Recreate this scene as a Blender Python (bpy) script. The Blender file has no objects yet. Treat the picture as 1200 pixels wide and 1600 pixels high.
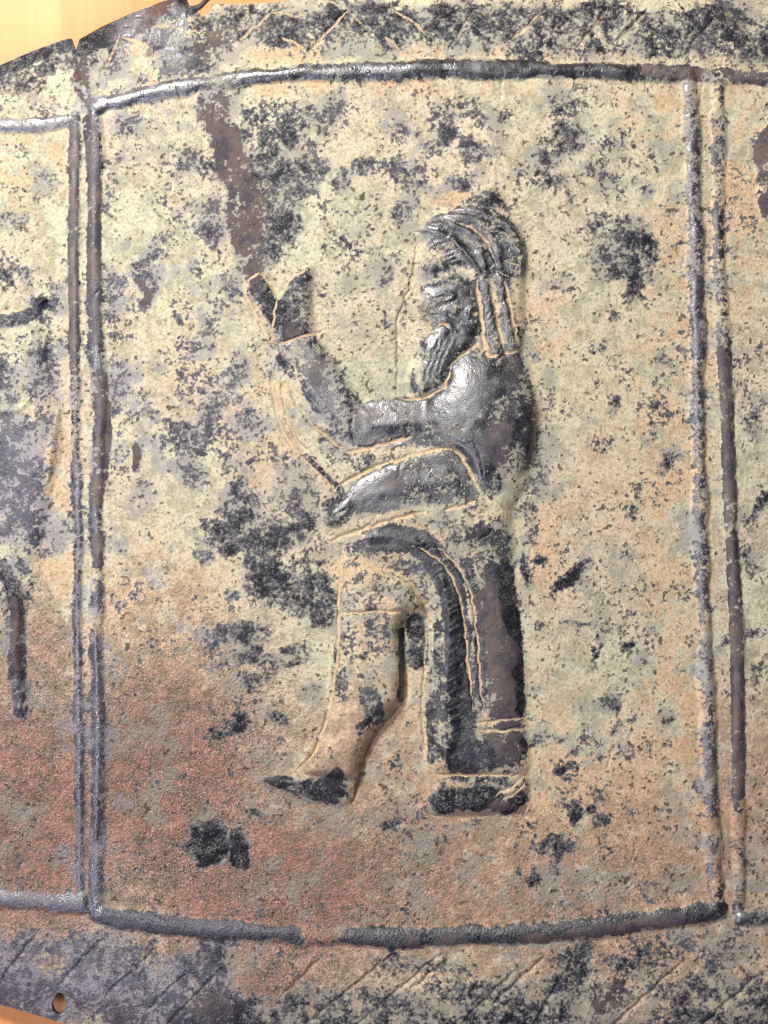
import bpy, math, random
import numpy as np

# ------------------------------------------------------------------ camera, world, light
S = 0.0001                       # metres per plan unit (one plan unit = 0.1 mm)
ZC = 0.285                       # camera height above the table
ZREF = 0.0125                     # height of the middle of the plaque above the table
scene = bpy.context.scene
cam_d = bpy.data.cameras.new("camera")
cam = bpy.data.objects.new("camera", cam_d)
scene.collection.objects.link(cam)
cam.location = (0, 0, ZC)
cam_d.sensor_fit = 'VERTICAL'
cam_d.angle = 2 * math.atan(800 * S / (ZC - ZREF))
cam_d.clip_start = 0.01
cam_d.clip_end = 50
scene.camera = cam

world = bpy.data.worlds.new("World")
scene.world = world
world.use_nodes = True
bg = world.node_tree.nodes["Background"]
bg.inputs[0].default_value = (0.80, 0.86, 1.0, 1)
bg.inputs[1].default_value = 0.05

def area(name, loc, target, size, power, col, size_y=None):
    d = bpy.data.lights.new(name, 'AREA')
    d.energy = power; d.color = col; d.size = size
    if size_y:
        d.shape = 'RECTANGLE'; d.size_y = size_y
    o = bpy.data.objects.new(name, d)
    scene.collection.objects.link(o)
    o.location = loc
    from mathutils import Vector
    o.rotation_euler = (Vector(target) - Vector(loc)).to_track_quat('-Z', 'Y').to_euler()
    return o
# room lamp above and to the upper left, window low on the left
area("room_lamp", (-0.17, 0.28, 0.29), (0.0, 0.05, 0.0), 0.08, 2.25, (1.0, 0.965, 0.93))
area("ceiling_lamp", (-0.15, 0.10, 0.62), (0.0, 0.0, 0.0), 0.11, 0.75, (1.0, 0.98, 0.95))
area("window_light", (-0.34, -0.38, 0.42), (0, 0, 0.0), 0.34, 1.7, (0.78, 0.78, 1.0), 0.20)
cy = scene.cycles
cy.use_denoising = False
cy.max_bounces = 4; cy.diffuse_bounces = 2; cy.glossy_bounces = 2

vs = scene.view_settings
vs.view_transform = 'Standard'
vs.look = 'None'
vs.exposure = 0.34
vs.gamma = 1.0
vs.use_curve_mapping = False

# ------------------------------------------------------------------ plan grid
STEP = 1.5
X0, X1, Y0, Y1 = -230.0, 1430.0, -24.0, 1676.0
NX = int((X1 - X0) / STEP) + 1
NY = int((Y1 - Y0) / STEP) + 1
gx = X0 + STEP * np.arange(NX)
gy = Y0 + STEP * np.arange(NY)
PX, PY = np.meshgrid(gx, gy)     # rows = y (down), cols = x
F = np.float32
PX = PX.astype(F); PY = PY.astype(F)

def vnoise(x, y, scale, seed):
    rng = np.random.RandomState(seed)
    tab = rng.rand(256, 256).astype(F)
    u = x / scale + 37.3; v = y / scale + 91.7
    iu = np.floor(u).astype(np.int32); iv = np.floor(v).astype(np.int32)
    fu = u - iu; fv = v - iv
    fu = fu * fu * (3 - 2 * fu); fv = fv * fv * (3 - 2 * fv)
    a = tab[iv & 255, iu & 255]; b = tab[iv & 255, (iu + 1) & 255]
    c = tab[(iv + 1) & 255, iu & 255]; d = tab[(iv + 1) & 255, (iu + 1) & 255]
    return (a + (b - a) * fu) * (1 - fv) + (c + (d - c) * fu) * fv - 0.5

def fbm(x, y, scale, seed, octv=4, gain=0.55):
    r = 0; amp = 1.0; t = 0
    for k in range(octv):
        ca, sa_ = math.cos(1.1 * k + .4), math.sin(1.1 * k + .4)
        r = r + amp * vnoise(x * ca - y * sa_, x * sa_ + y * ca, scale / 2 ** k, seed + k); t += amp; amp *= gain
    return r / t

def catmull(pts, closed=False, n=6):
    p = np.array(pts, float)
    if len(p) < 3: return p
    out = []
    N = len(p)
    rng = range(N) if closed else range(N - 1)
    for i in rng:
        if closed:
            p0, p1, p2, p3 = p[(i - 1) % N], p[i], p[(i + 1) % N], p[(i + 2) % N]
        else:
            p1, p2 = p[i], p[i + 1]
            p0 = p[i - 1] if i > 0 else 2 * p1 - p2
            p3 = p[i + 2] if i + 2 < N else 2 * p2 - p1
        for k in range(n):
            t = k / n
            out.append(0.5 * ((2 * p1) + (-p0 + p2) * t + (2 * p0 - 5 * p1 + 4 * p2 - p3) * t * t
                              + (-p0 + 3 * p1 - 3 * p2 + p3) * t ** 3))
    if not closed: out.append(p[-1])
    return np.array(out)

def window(pts, m):
    p = np.asarray(pts, float)
    a = np.searchsorted(gx, p[:, 0].min() - m); b = np.searchsorted(gx, p[:, 0].max() + m)
    c = np.searchsorted(gy, p[:, 1].min() - m); d = np.searchsorted(gy, p[:, 1].max() + m)
    return slice(max(c, 0), min(d, NY)), slice(max(a, 0), min(b, NX))

def seg_dist(x, y, pts, closed=False, want_t=False):
    """distance to a polyline; optionally the running parameter 0..1 of the nearest point"""
    p = np.asarray(pts, F)
    best = np.full(x.shape, 1e9, F); tt = np.zeros(x.shape, F)
    n = len(p); L = n if closed else n - 1
    for i in range(L):
        a = p[i]; b = p[(i + 1) % n]
        dx, dy = b - a; q = dx * dx + dy * dy + 1e-9
        t = np.clip(((x - a[0]) * dx + (y - a[1]) * dy) / q, 0, 1)
        d = (x - a[0] - t * dx) ** 2 + (y - a[1] - t * dy) ** 2
        m = d < best
        best = np.where(m, d, best)
        if want_t: tt = np.where(m, (i + t) / L, tt)
    best = np.sqrt(best)
    return (best, tt) if want_t else best

def inside(x, y, pts):
    p = np.asarray(pts, F); r = np.zeros(x.shape, bool); n = len(p)
    for i in range(n):
        (xa, ya), (xb, yb) = p[i], p[(i + 1) % n]
        if ya == yb: continue
        c = ((ya > y) != (yb > y)) & (x < (xb - xa) * (y - ya) / (yb - ya) + xa)
        r ^= c
    return r

def smooth(t):
    t = np.clip(t, 0, 1); return t * t * (3 - 2 * t)

# ------------------------------------------------------------------ outline, ribs
top_edge = [(-230, 205), (-120, 150), (0, 102), (50, 80), (95, 63), (111, 59), (118, 79), (124, 61), (160, 41),
            (205, 20), (250, 4), (290, -6), (296, 8), (303, 12), (316, 25), (331, 15), (331, 6), (400, 6), (432, 3),
            (480, -3), (600, -12), (800, -15), (1000, -10), (1200, -2), (1320, 14), (1430, 36)]
bot_edge = [(1430, 1596), (1300, 1626), (1200, 1640), (900, 1660), (600, 1666), (300, 1643), (160, 1613), (100, 1599),
            (50, 1584), (0, 1569), (-120, 1535), (-230, 1498)]
outline = [(-226, 205)] + top_edge[1:-1] + [(1426, 36), (1426, 1596)] + bot_edge[1:-1] + [(-226, 1498)]
outline_a = np.array(outline, float)
hole_poly = [(92 + 10 * math.cos(a) * (1 + .12 * math.sin(3 * a)) - 2.5 * math.sin(a),
              1568 + 17 * math.sin(a) + 3 * math.cos(a)) for a in np.linspace(0, 2 * math.pi, 28, endpoint=False)]

ribs = {   # name: (points, half width, height)
    'top_main': ([(150, 168), (200, 153), (250, 142), (300, 134), (350, 126), (400, 118), (500, 113), (600, 110), (700, 108),
                  (800, 108), (900, 110), (1000, 113), (1070, 118)], 14, 9),
    'top_left': ([(-230, 232), (-100, 208), (0, 197), (60, 194), (108, 186)], 11, 6),
    'top_right': ([(1108, 120), (1200, 122), (1300, 130), (1430, 150)], 13, 6),
    'left_a': ([(118, 180), (116, 300), (115, 400), (117, 520), (118, 600), (119, 720), (121, 850), (121, 1000), (123, 1100),
                (125, 1230), (126, 1330), (127, 1406)], 9, 5),
    'left_b': ([(145, 175), (148, 230), (147, 330), (147, 430), (150, 540), (155, 640), (155, 700), (150, 790), (150, 880),
                (150, 990), (152, 1080), (153, 1200), (151, 1300), (151, 1420)], 12, 7),
    'right_a': ([(1078, 125), (1082, 210), (1083, 300), (1088, 420), (1090, 520), (1092, 700), (1096, 860), (1101, 1000),
                 (1106, 1130), (1111, 1250), (1116, 1340), (1121, 1414)], 12, 8),
    'right_b': ([(1120, 132), (1122, 250), (1124, 400), (1128, 500), (1133, 600), (1139, 730), (1146, 880), (1151, 1000),
                 (1154, 1130), (1153, 1250), (1154, 1330), (1156, 1425)], 10, 5),
    'bottom_main': ([(153, 1427), (200, 1436), (260, 1444), (330, 1450), (400, 1455), (500, 1461), (600, 1464), (700, 1462),
                     (800, 1458), (900, 1450), (1000, 1441), (1060, 1434), (1100, 1427), (1121, 1420)], 15, 10),
    'bottom_left': ([(-230, 1372), (-100, 1390), (0, 1402), (60, 1407), (124, 1411)], 15, 10),
    'bottom_right': ([(1158, 1432), (1200, 1431), (1300, 1422), (1430, 1402)], 14, 8),
}
H = np.zeros((NY, NX), F)          # relief height in plan units
rib_d = {}
for i, (k, (pts, hw, ht)) in enumerate(ribs.items()):
    c = catmull(pts)
    sl = window(c, hw * 2.2)
    x, y = PX[sl], PY[sl]
    hw2 = hw * (1 + .75 * fbm(x, y, 70, 40 + i, 3) + .5 * fbm(x, y, 24, 46 + i, 2))
    d = seg_dist(x + fbm(x, y, 50, 71 + i, 3) * 7, y + fbm(x, y, 50, 81 + i, 3) * 7, c)
    q = np.clip(d / (hw2 * 1.45), 0, 1)
    flat = np.clip(1.25 - 1.25 * q * q * (1.6 - .6 * q), 0, 1)
    prof = (1 - np.clip(d / (hw2 * 1.2), 0, 1) ** 2) ** 1.15 * ht * .95 * (1 + .8 * fbm(x, y, 80, 50 + i, 3))
    dip = -1.2 * np.exp(-((d - hw2 * 1.5) / (hw * 0.5)) ** 2)
    H[sl] = np.maximum(H[sl], prof) + dip
    rib_d[k] = (sl, d / hw2)

# ------------------------------------------------------------------ the standing figure
# name: outline, height, inflate width, base height under it
fig = {
    'robe': ([(560, 832), (640, 812), (720, 792), (785, 800), (794, 850), (803, 920), (813, 990), (819, 1060), (821, 1140), (822, 1212),
              (760, 1210), (676, 1206), (668, 1140), (668, 1050), (672, 985), (664, 945), (640, 905), (600, 890), (545, 885), (540, 850)], 17, 46),
    'forward_leg': ([(536, 870), (575, 872), (640, 900), (668, 950), (640, 960), (629, 985), (632, 1030), (632, 1085), (616, 1112), (590, 1142), (572, 1178),
                     (560, 1214), (520, 1218), (470, 1206), (494, 1178), (512, 1130), (523, 1070), (531, 1000), (533, 930)], 28, 34),
    'foot': ([(393, 1216), (430, 1208), (470, 1204), (510, 1206), (560, 1212), (555, 1240), (545, 1256), (515, 1257), (470, 1247), (425, 1232)], 12, 34),
    'shoe': ([(676, 1212), (750, 1214), (820, 1212), (821, 1250), (812, 1268), (750, 1270), (690, 1272), (674, 1262), (672, 1235)], 14, 24),
    'torso': ([(552, 640), (580, 626), (625, 622), (665, 618), (693, 600), (703, 572), (728, 548), (760, 550), (808, 548), (828, 578), (840, 625), (841, 680),
               (832, 730), (806, 764), (775, 778), (748, 768), (725, 715), (690, 700), (630, 703), (575, 702), (550, 690)], 22, 125),
    'lower_forearm': ([(748, 772), (728, 716), (700, 702), (650, 712), (590, 734), (548, 756), (540, 780), (548, 806), (590, 806), (650, 796), (710, 786)], 17, 44),
    'fist': ([(508, 800), (520, 786), (536, 772), (552, 770), (558, 790), (548, 812), (524, 822), (508, 815)], 17, 20),
    'raised_forearm': ([(434, 540), (458, 524), (486, 516), (512, 556), (540, 592), (556, 625), (556, 698), (530, 682), (500, 648), (470, 606), (448, 572)], 13, 26),
    'raised_hand': ([(384, 456), (390, 438), (407, 428), (424, 447), (436, 466), (452, 436), (486, 418), (487, 470), (486, 524), (450, 548), (436, 548), (424, 522), (402, 486)], 12, 18),
    'sleeve_fold': ([(424, 566), (440, 566), (462, 606), (500, 656), (550, 704), (580, 708), (600, 716), (556, 742), (534, 768), (500, 738), (462, 704), (436, 664), (424, 614)], 7, 24),
    'staff': ([(462, 690), (476, 702), (510, 738), (540, 772), (528, 786), (498, 752), (464, 714), (452, 700)], 7, 12),
    'beard': ([(668, 520), (690, 500), (720, 506), (745, 512), (748, 536), (716, 566), (703, 590), (684, 612), (655, 621), (640, 606), (636, 590), (650, 560), (658, 536)], 15, 22),
    'face': ([(662, 448), (688, 436), (716, 428), (742, 440), (752, 470), (752, 520), (720, 524), (680, 518), (664, 502), (652, 488), (650, 470)], 15, 26),
    'cap': ([(654, 392), (654, 362), (668, 343), (696, 329), (735, 320), (775, 328), (808, 352), (822, 392), (818, 432), (790, 446), (756, 440), (738, 424), (712, 426), (684, 434), (660, 436)], 14, 24),
    'cap_knob': ([(732, 318), (742, 302), (762, 296), (782, 304), (788, 322), (770, 330)], 9, 14),
    'hair_lappet': ([(730, 396), (756, 392), (768, 430), (777, 490), (789, 551), (760, 555), (750, 500), (742, 440)], 16, 12),
    'hair_lappet_b': ([(766, 420), (796, 430), (804, 480), (813, 548), (789, 552), (778, 492)], 15, 12),
}
fig_poly = {}
fig_in = {}
HF = np.zeros((NY, NX), F)
for pts, ht, w in (([(424, 560), (452, 545), (490, 560), (556, 640), (640, 640), (700, 690), (620, 730), (540, 780), (470, 712), (430, 640)], 9, 26),
                   ([(524, 770), (600, 715), (700, 680), (800, 690), (830, 740), (800, 800), (798, 870), (700, 880), (560, 880), (536, 850)], 15, 34),
                   ([(656, 440), (656, 360), (700, 330), (780, 330), (818, 370), (820, 440), (812, 540), (750, 560), (690, 620), (645, 600), (650, 540), (640, 480)], 11, 20)):
    c = catmull(pts, True, 5); sl = window(c, 14); x, y = PX[sl], PY[sl]
    sd = np.where(inside(x, y, c), 1, -1) * seg_dist(x, y, c, True)
    HF[sl] = np.maximum(HF[sl], ht * (1 - (1 - np.clip((sd + 1.5) / w, 0, 1)) ** 2))
for i, (k, (pts, ht, w)) in enumerate(fig.items()):
    c = catmull(pts, True, 5)
    fig_poly[k] = c
    sl = window(c, 14)
    x, y = PX[sl], PY[sl]
    ins = inside(x, y, c)
    d = seg_dist(x, y, c, True)
    sd = np.where(ins, d, -d)
    fig_in[k] = (sl, sd)
    t = np.clip((sd + 2.5) / min(w, (sd.max() + 2.5) * (1.6 if k == 'torso' else 1)), 0, 1)
    prof = ht * (1 - (1 - t) ** 2.2)
    HF[sl] = np.maximum(HF[sl], prof)
def blur_n(a, n):
    for _ in range(n):
        b = a.copy(); b[:, 1:-1] = .25 * a[:, :-2] + .5 * a[:, 1:-1] + .25 * a[:, 2:]
        a = b.copy(); a[1:-1] = .25 * b[:-2] + .5 * b[1:-1] + .25 * b[2:]
    return a
sd_ = window([(755, 660)], 120); ex = (PX[sd_] - 752) / 90; ey = (PY[sd_] - 662) / 112
dome = np.sqrt(np.clip(1 - ex * ex - ey * ey, 0, 1)) * 34
tin = np.zeros((NY, NX), F); tin[fig_in['torso'][0]] = np.clip((fig_in['torso'][1] + 2) / 12, 0, 1)
dm_ = dome * np.sqrt(tin[sd_]); ot_ = HF[sd_]
HF[sd_] = np.where(tin[sd_] > 0, .5 * (dm_ + ot_ + np.sqrt((dm_ - ot_) ** 2 + 100 * tin[sd_])) - 2.5 * np.sqrt(tin[sd_]), ot_)
wf = (slice(int((270 - Y0) / STEP), int((1300 - Y0) / STEP)), slice(int((360 - X0) / STEP), int((870 - X0) / STEP)))
HF[wf] = .72 * blur_n(HF[wf], 14) + .28 * blur_n(HF[wf], 2)
HF[wf] *= 1 + .13 * fbm(PX[wf], PY[wf], 38, 901, 3)          # hammered, uneven surface
H = np.maximum(H, HF) + .0

def stroke(pts, hw, depth, arr, profile='round', taper=True, curve=True, jitter=1.2, mode='add', seed=0):
    """adds (or max-es) a stroke of half width hw and height depth into arr"""
    c = catmull(pts) if curve else np.array(pts, float)
    sl = window(c, hw * 2 + 4)
    x, y = PX[sl], PY[sl]
    if jitter:
        x = x + vnoise(x, y, 9, 300 + seed) * 2 * jitter
        y = y + vnoise(x, y, 9, 330 + seed) * 2 * jitter
    d, t = seg_dist(x, y, c, False, True)
    w = hw * (np.clip(np.minimum(t, 1 - t) * 8, 0.35, 1) if taper else 1.0)
    v = np.clip(1 - (d / w), 0, 1)
    v = smooth(v * 1.6) if profile == 'flat' else v
    if mode == 'max': arr[sl] = np.maximum(arr[sl], v * depth)
    else: arr[sl] = arr[sl] + v * depth
    return sl, d

# extra modelling on the figure
ridge = lambda p, hw, h, **k: stroke(p, hw, h, H, **k)
ridge([(690, 905), (700, 960), (698, 1040), (694, 1120), (696, 1190)], 24, 7)            # fold of the robe
ridge([(540, 905), (536, 1000), (520, 1110), (500, 1165)], 16, 5)                       # shin
ridge([(437, 548), (458, 585), (488, 626), (530, 672)], 11, 5)                          # forearm edge
ridge([(696, 336), (738, 346), (768, 372), (782, 420)], 10, 2.6)                          # cap bands
ridge([(672, 352), (712, 356), (744, 376), (758, 420)], 9, 2.6)
ridge([(668, 362), (700, 372), (728, 396), (744, 430)], 8, 4)
ridge([(690, 326), (740, 330), (790, 350), (816, 384)], 6, 3)
ridge([(800, 380), (816, 400), (812, 430)], 8, 4)
ridge([(668, 446), (700, 440), (735, 444)], 7, 4)                                       # brow
ridge([(676, 466), (694, 460), (708, 464), (694, 472), (678, 470)], 5, 4)               # eye
ridge([(690, 488), (718, 484)], 14, 4)                                                  # cheek
ridge([(660, 470), (652, 490), (664, 500)], 8, 4)                                       # nose
ridge([(742, 480), (734, 486), (732, 496)], 6, 5)                                       # ear
ridge([(680, 510), (692, 504), (706, 512)], 5, 3)                                       # lip
for q in range(5):                                                                      # beard locks
    ridge([(672 + q * 9, 530), (655 + q * 9, 572), (646 + q * 10, 604)], 4, .9, jitter=3)
for q in range(6):                                                                      # hair strands over the brow
    ridge([(676 + q * 5, 384 + q * 6), (704 + q * 6, 378 + q * 6), (742 + q * 2, 412 + q * 4)], 3.5, 1.2)
frr = random.Random(5)
for q in range(26):                                                                     # fringe along the robe
    yy = 872 + q * 12 + frr.uniform(-4, 4)
    xx = 682 + min(q, 6) * 4 + frr.uniform(-3, 3)
    ridge([(xx - 8, yy + 10), (xx + 6, yy + 2), (xx + 18 + frr.uniform(-5, 5), yy - 2)], 3.6, frr.uniform(.6, 1.8), jitter=2)
ridge([(566, 842), (610, 838), (660, 850)], 12, 4)
ridge([(640, 968), (660, 968), (668, 1010), (664, 1050)], 12, -3)

ridge([(640, 958), (627, 985), (633, 1030), (634, 1085), (618, 1114), (592, 1144), (574, 1180), (562, 1222), (552, 1252)], 6, -6)
ridge([(529, 930), (527, 1000), (519, 1070), (507, 1130), (488, 1180), (462, 1204)], 5, -3.5)
hd = window([(640, 320), (815, 540)], 6)
H[hd] += fbm(PX[hd], PY[hd], 15, 951, 3) * 2.2 * smooth((HF[hd] - 4) / 8)
for q in range(5): ridge([(650 + q * 3, 548 + q * 14), (672 + q * 2, 552 + q * 14), (700 - q * 4, 548 + q * 14)], 3, -.6, jitter=3)
# left neighbour figure (only its front edge is in the picture) and right neighbour
fig2_poly = catmull([(-150, 470), (-60, 470), (0, 486), (40, 482), (72, 462), (80, 500), (74, 570), (92, 640), (98, 700), (80, 770), (66, 850), (62, 900), (42, 950),
                     (38, 1010), (44, 1070), (50, 1112), (30, 1132), (-10, 1128), (-60, 1120), (-160, 1118), (-170, 800)], True, 5)
def inflate(c, ht, w):
    sl = window(c, 14); x, y = PX[sl], PY[sl]
    ins = inside(x, y, c); d = seg_dist(x, y, c, True); sd = np.where(ins, d, -d)
    t = np.clip((sd + 1.5) / w, 0, 1)
    H[sl] = np.maximum(H[sl], ht * (1 - (1 - t) ** 2.4))
    return sl, sd
fig2 = inflate(fig2_poly, 12, 46)
ridge([(-60, 508), (0, 502), (36, 496), (70, 468)], 13, 7)
ridge([(6, 890), (24, 925), (30, 960), (27, 1010), (30, 1060), (34, 1105)], 13, 8)
ridge([(92, 640), (84, 690), (76, 750)], 8, 5)
ridge([(-10, 640), (30, 640), (52, 620)], 8, 4)
fig3_poly = catmull([(1184, 210), (1180, 260), (1186, 320), (1196, 345), (1230, 420), (1230, 640), (1215, 860), (1220, 1080), (1250, 1120), (1340, 1120), (1350, 800), (1350, 300),
                     (1300, 190), (1230, 180)], True, 5)
fig3 = inflate(fig3_poly, 12, 50)

# incised lines, each with a pale deposit left in the groove: points, half width, depth, deposit
grooves = [
    ([(382, 458), (389, 440), (407, 427)], 2.6, 2.5, .9), ([(407, 427), (420, 446), (434, 466)], 2.6, 2.5, .9),
    ([(434, 466), (429, 495), (425, 520), (427, 540)], 2.6, 2.5, .9), ([(438, 464), (452, 438), (478, 421)], 4.0, 2.5, .8),
    ([(427, 545), (455, 532), (482, 524), (506, 516)], 2.6, 2.5, .9), ([(383, 460), (400, 492), (424, 540)], 3, 2, .7),
    ([(424, 575), (427, 620), (440, 668), (466, 708), (500, 742), (530, 776)], 4, 4, .6),
    ([(440, 590), (446, 640), (462, 684), (488, 712)], 3.4, 3.6, .45), ([(452, 600), (470, 640), (506, 680), (540, 704)], 3.4, 3.6, .6),
    ([(470, 700), (500, 730), (534, 770)], 3, 3.4, .0), ([(432, 570), (434, 620), (446, 662)], 2.4, 1.6, .5),
    ([(545, 610), (552, 640), (550, 668), (556, 696)], 2.0, 1.2, .35),
    ([(540, 706), (575, 700), (612, 692), (642, 682)], 3.6, 2.5, .9), ([(522, 766), (560, 742), (610, 722), (660, 708), (706, 699)], 3.8, 3.0, .95),
    ([(706, 699), (722, 716), (736, 742), (746, 766)], 3.8, 3.2, .95),
    ([(518, 846), (552, 832), (600, 816), (664, 800)], 4.2, 3.0, .95), ([(690, 798), (716, 792), (742, 784)], 3.4, 2.4, .85),
    ([(514, 792), (528, 782), (541, 776)], 1.8, 2.4, .1), ([(513, 813), (527, 804), (541, 795)], 1.8, 2.4, .0),
    ([(622, 624), (655, 622), (684, 612), (698, 596), (704, 574)], 3, 3, .7), ([(704, 574), (716, 560), (748, 534)], 2.6, 3, .75),
    ([(744, 442), (750, 480), (754, 520), (759, 553)], 3.6, 3, .95), ([(766, 450), (772, 480), (780, 516), (788, 550)], 3.6, 3, .95),
    ([(788, 440), (794, 472), (802, 510), (811, 546)], 3.0, 3, .95), ([(756, 553), (765, 557), (778, 555)], 3.6, 2, .95),
    ([(787, 550), (797, 553), (811, 545)], 3.6, 2, .95),
    ([(712, 350), (738, 358), (760, 380), (774, 414)], 3.0, 2.5, .6), ([(700, 332), (745, 338), (790, 362), (808, 372)], 2.4, 2, .3),
    ([(784, 409), (800, 414), (812, 416)], 2.2, 2, .6), ([(772, 422), (788, 432), (804, 436)], 2.2, 2, .5),
    ([(657, 350), (650, 400), (640, 450), (626, 486), (620, 508), (622, 560), (620, 620)], 2.6, 3.0, .25), ([(640, 458), (652, 448)], 1.6, 1.6, .5),
    ([(681, 514), (686, 507), (694, 507), (703, 514)], 2.4, 2, .85), ([(738, 494), (744, 488)], 4, 1.5, .8),
    ([(645, 852), (676, 868), (700, 892), (716, 930), (725, 980), (731, 1040), (738, 1110)], 2.6, 2.6, .75),
    ([(682, 854), (706, 876), (732, 918), (742, 970), (748, 1040), (754, 1114)], 2.6, 2.6, .75),
    ([(745, 1128), (780, 1124), (822, 1120)], 2.8, 2.2, .85), ([(738, 1139), (780, 1140), (822, 1137)], 2.8, 2.2, .85),
    ([(680, 1209), (740, 1210), (814, 1211)], 3.0, 2.8, .9), ([(774, 1240), (800, 1226), (822, 1212)], 2.6, 2, .85), ([(782, 1250), (802, 1238), (820, 1222)], 2.6, 2, .85),
    ([(548, 886), (590, 888), (622, 896), (650, 922), (670, 962), (676, 990)], 3.2, 2.4, .85), ([(530, 957), (580, 955), (640, 953), (664, 955)], 3.0, 3, .8),
    ([(672, 1100), (671, 1140), (673, 1200)], 3.0, 2, .0), ([(666, 960), (664, 1040), (660, 1110), (664, 1170)], 2.8, 2, .6),
    ([(668, 1274), (720, 1277), (780, 1276)], 2.0, 1.2, .6), ([(536, 850), (532, 900), (530, 960), (529, 1010), (522, 1070), (511, 1126), (492, 1174), (470, 1198)], 3.2, 3.2, .75),
    ([(560, 880), (556, 920), (556, 950)], 2, 1, .3),
]
groove_fill = np.zeros((NY, NX), F)
for i, (pts, hw, dep, fill) in enumerate(grooves):
    stroke(pts, hw + .8, -dep * 1.5, H, seed=i, jitter=1.8)
    if fill: stroke(pts, hw * 1.15, fill * 1.1, groove_fill, profile='flat', mode='max', seed=i, jitter=2.4)
# dark engraved lattice on the border bands, some with deposit
lattice = []
def zig(xa, xb, per, ya, yb, off, fillv):
    x = xa + off; up = True
    while x < xb:
        a = (x, yb(x) if up else ya(x)); b = (x + per / 2, ya(x + per / 2) if up else yb(x + per / 2))
        lattice.append(([a, ((a[0] + b[0]) / 2, (a[1] + b[1]) / 2 - 1.5), b], fillv)); x += per / 2; up = not up
rt = catmull(ribs['top_main'][0]); rb_ = catmull(ribs['bottom_main'][0])
full_top = np.array([(-230, 232), (-100, 208), (0, 197), (108, 186)] + [tuple(p) for p in ribs['top_main'][0]] + [(1110, 120), (1200, 122), (1300, 130), (1430, 150)])
full_bot = np.array([(-230, 1372), (-100, 1390), (0, 1402), (124, 1414)] + [tuple(p) for p in ribs['bottom_main'][0][:-2]] + [(1110, 1430), (1158, 1432), (1200, 1431), (1300, 1422), (1430, 1402)])
edge_top = np.array([p for p in top_edge if p not in ((118, 79), (296, 8), (303, 12), (316, 25), (331, 15))], float)
edge_bot = np.array(bot_edge[::-1], float)
f_rt = lambda x: np.interp(x, full_top[:, 0], full_top[:, 1])
f_rb = lambda x: np.interp(x, full_bot[:, 0], full_bot[:, 1])
f_et = lambda x: np.interp(x, edge_top[:, 0], edge_top[:, 1])
f_eb = lambda x: np.interp(x, edge_bot[:, 0], edge_bot[:, 1])
zig(1210, 1420, 124, lambda x: f_et(x) + 12, lambda x: f_rt(x) - 32, 2, .6)
zig(-225, -10, 120, lambda x: f_et(x) + 24, lambda x: f_rt(x) - 34, 24, .5)
zig(-225, -10, 160, lambda x: f_rb(x) + 34, lambda x: f_eb(x) - 16, 60, .15)
zig(1210, 1420, 150, lambda x: f_rb(x) + 34, lambda x: f_eb(x) - 18, 40, .4)
for a_, b_, f_ in (((185, 55), (156, 120), .7), ((192, 58), (236, 75), .85), ((368, 66), (425, 20), .8), ((425, 20), (474, 31), .8), ((438, 57), (480, 82), .95), ((480, 82), (543, 16), .9),
                   ((598, 56), (624, 80), .8), ((612, 14), (664, 52), .85), ((736, 12), (790, 46), .6), ((543, 16), (600, 78), .6), ((664, 52), (690, 80), .5), ((700, 80), (740, 14), .6), ((960, 76), (1010, 14), .5), ((900, 76), (950, 14), .5), ((1080, 70), (1130, 14), .5), ((1130, 14), (1180, 70), .5), ((852, 14), (800, 62), .7), ((662, 52), (720, 14), .35), ((876, 18), (908, 42), .6), ((790, 48), (806, 66), .5), ((908, 42), (960, 70), .35),
                   ((1010, 16), (960, 66), .35), ((1030, 20), (1080, 66), .4), ((30, 100), (86, 146), .4), ((60, 150), (84, 104), .3),
                   ((2, 1530), (68, 1446), .1), ((92, 1538), (162, 1466), .25), ((166, 1556), (246, 1482), .1), ((10, 1486), (44, 1522), .1), ((120, 1500), (168, 1552), .05), ((196, 1500), (240, 1544), .05), ((262, 1600), (352, 1508), .15), ((228, 1580), (290, 1520), .05),
                   ((476, 1604), (622, 1486), .45), ((420, 1500), (500, 1570), .2), ((520, 1500), (600, 1580), .15), ((640, 1556), (716, 1610), .3), ((716, 1606), (806, 1516), .4), ((806, 1516), (868, 1580), .2),
                   ((380, 1500), (440, 1560), .3), ((440, 1560), (500, 1498), .4), ((560, 1600), (690, 1490), .45), ((690, 1490), (770, 1570), .4), ((770, 1570), (850, 1496), .45), ((850, 1496), (920, 1560), .45), ((1000, 1500), (1050, 1560), .5), ((1140, 1490), (1200, 1560), .5), ((952, 1610), (1072, 1500), .7), ((926, 1532), (984, 1580), .6), ((1040, 1516), (1096, 1572), .5), ((1096, 1604), (1186, 1524), .5), ((640, 1550), (700, 1500), .3), ((880, 1520), (836, 1600), .2)):
    mx = (a_[0] + b_[0]) / 2 + 2; my = (a_[1] + b_[1]) / 2 - 2
    lattice.append(([a_, (mx, my), b_], f_))
for i, (pts, fill) in enumerate(lattice):
    stroke(pts, 4.8, -4.2, H, seed=i, jitter=2.5)
    stroke(pts, 4.0, fill * .78, groove_fill, profile='flat', mode='max', seed=i, jitter=2)
srn = random.Random(11)
for i in range(110):
    x_, y_ = srn.uniform(-180, 1400), srn.uniform(20, 1620); a_ = srn.gauss(1.2, .7); L_ = srn.uniform(12, 60)
    e_ = (x_ + L_ * math.cos(a_), y_ + L_ * math.sin(a_)); m_ = ((x_ + e_[0]) / 2 + srn.uniform(-4, 4), (y_ + e_[1]) / 2 + srn.uniform(-4, 4))
    stroke([(x_, y_), m_, e_], 2.4, -srn.uniform(.8, 2.2), H, seed=i)
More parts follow.
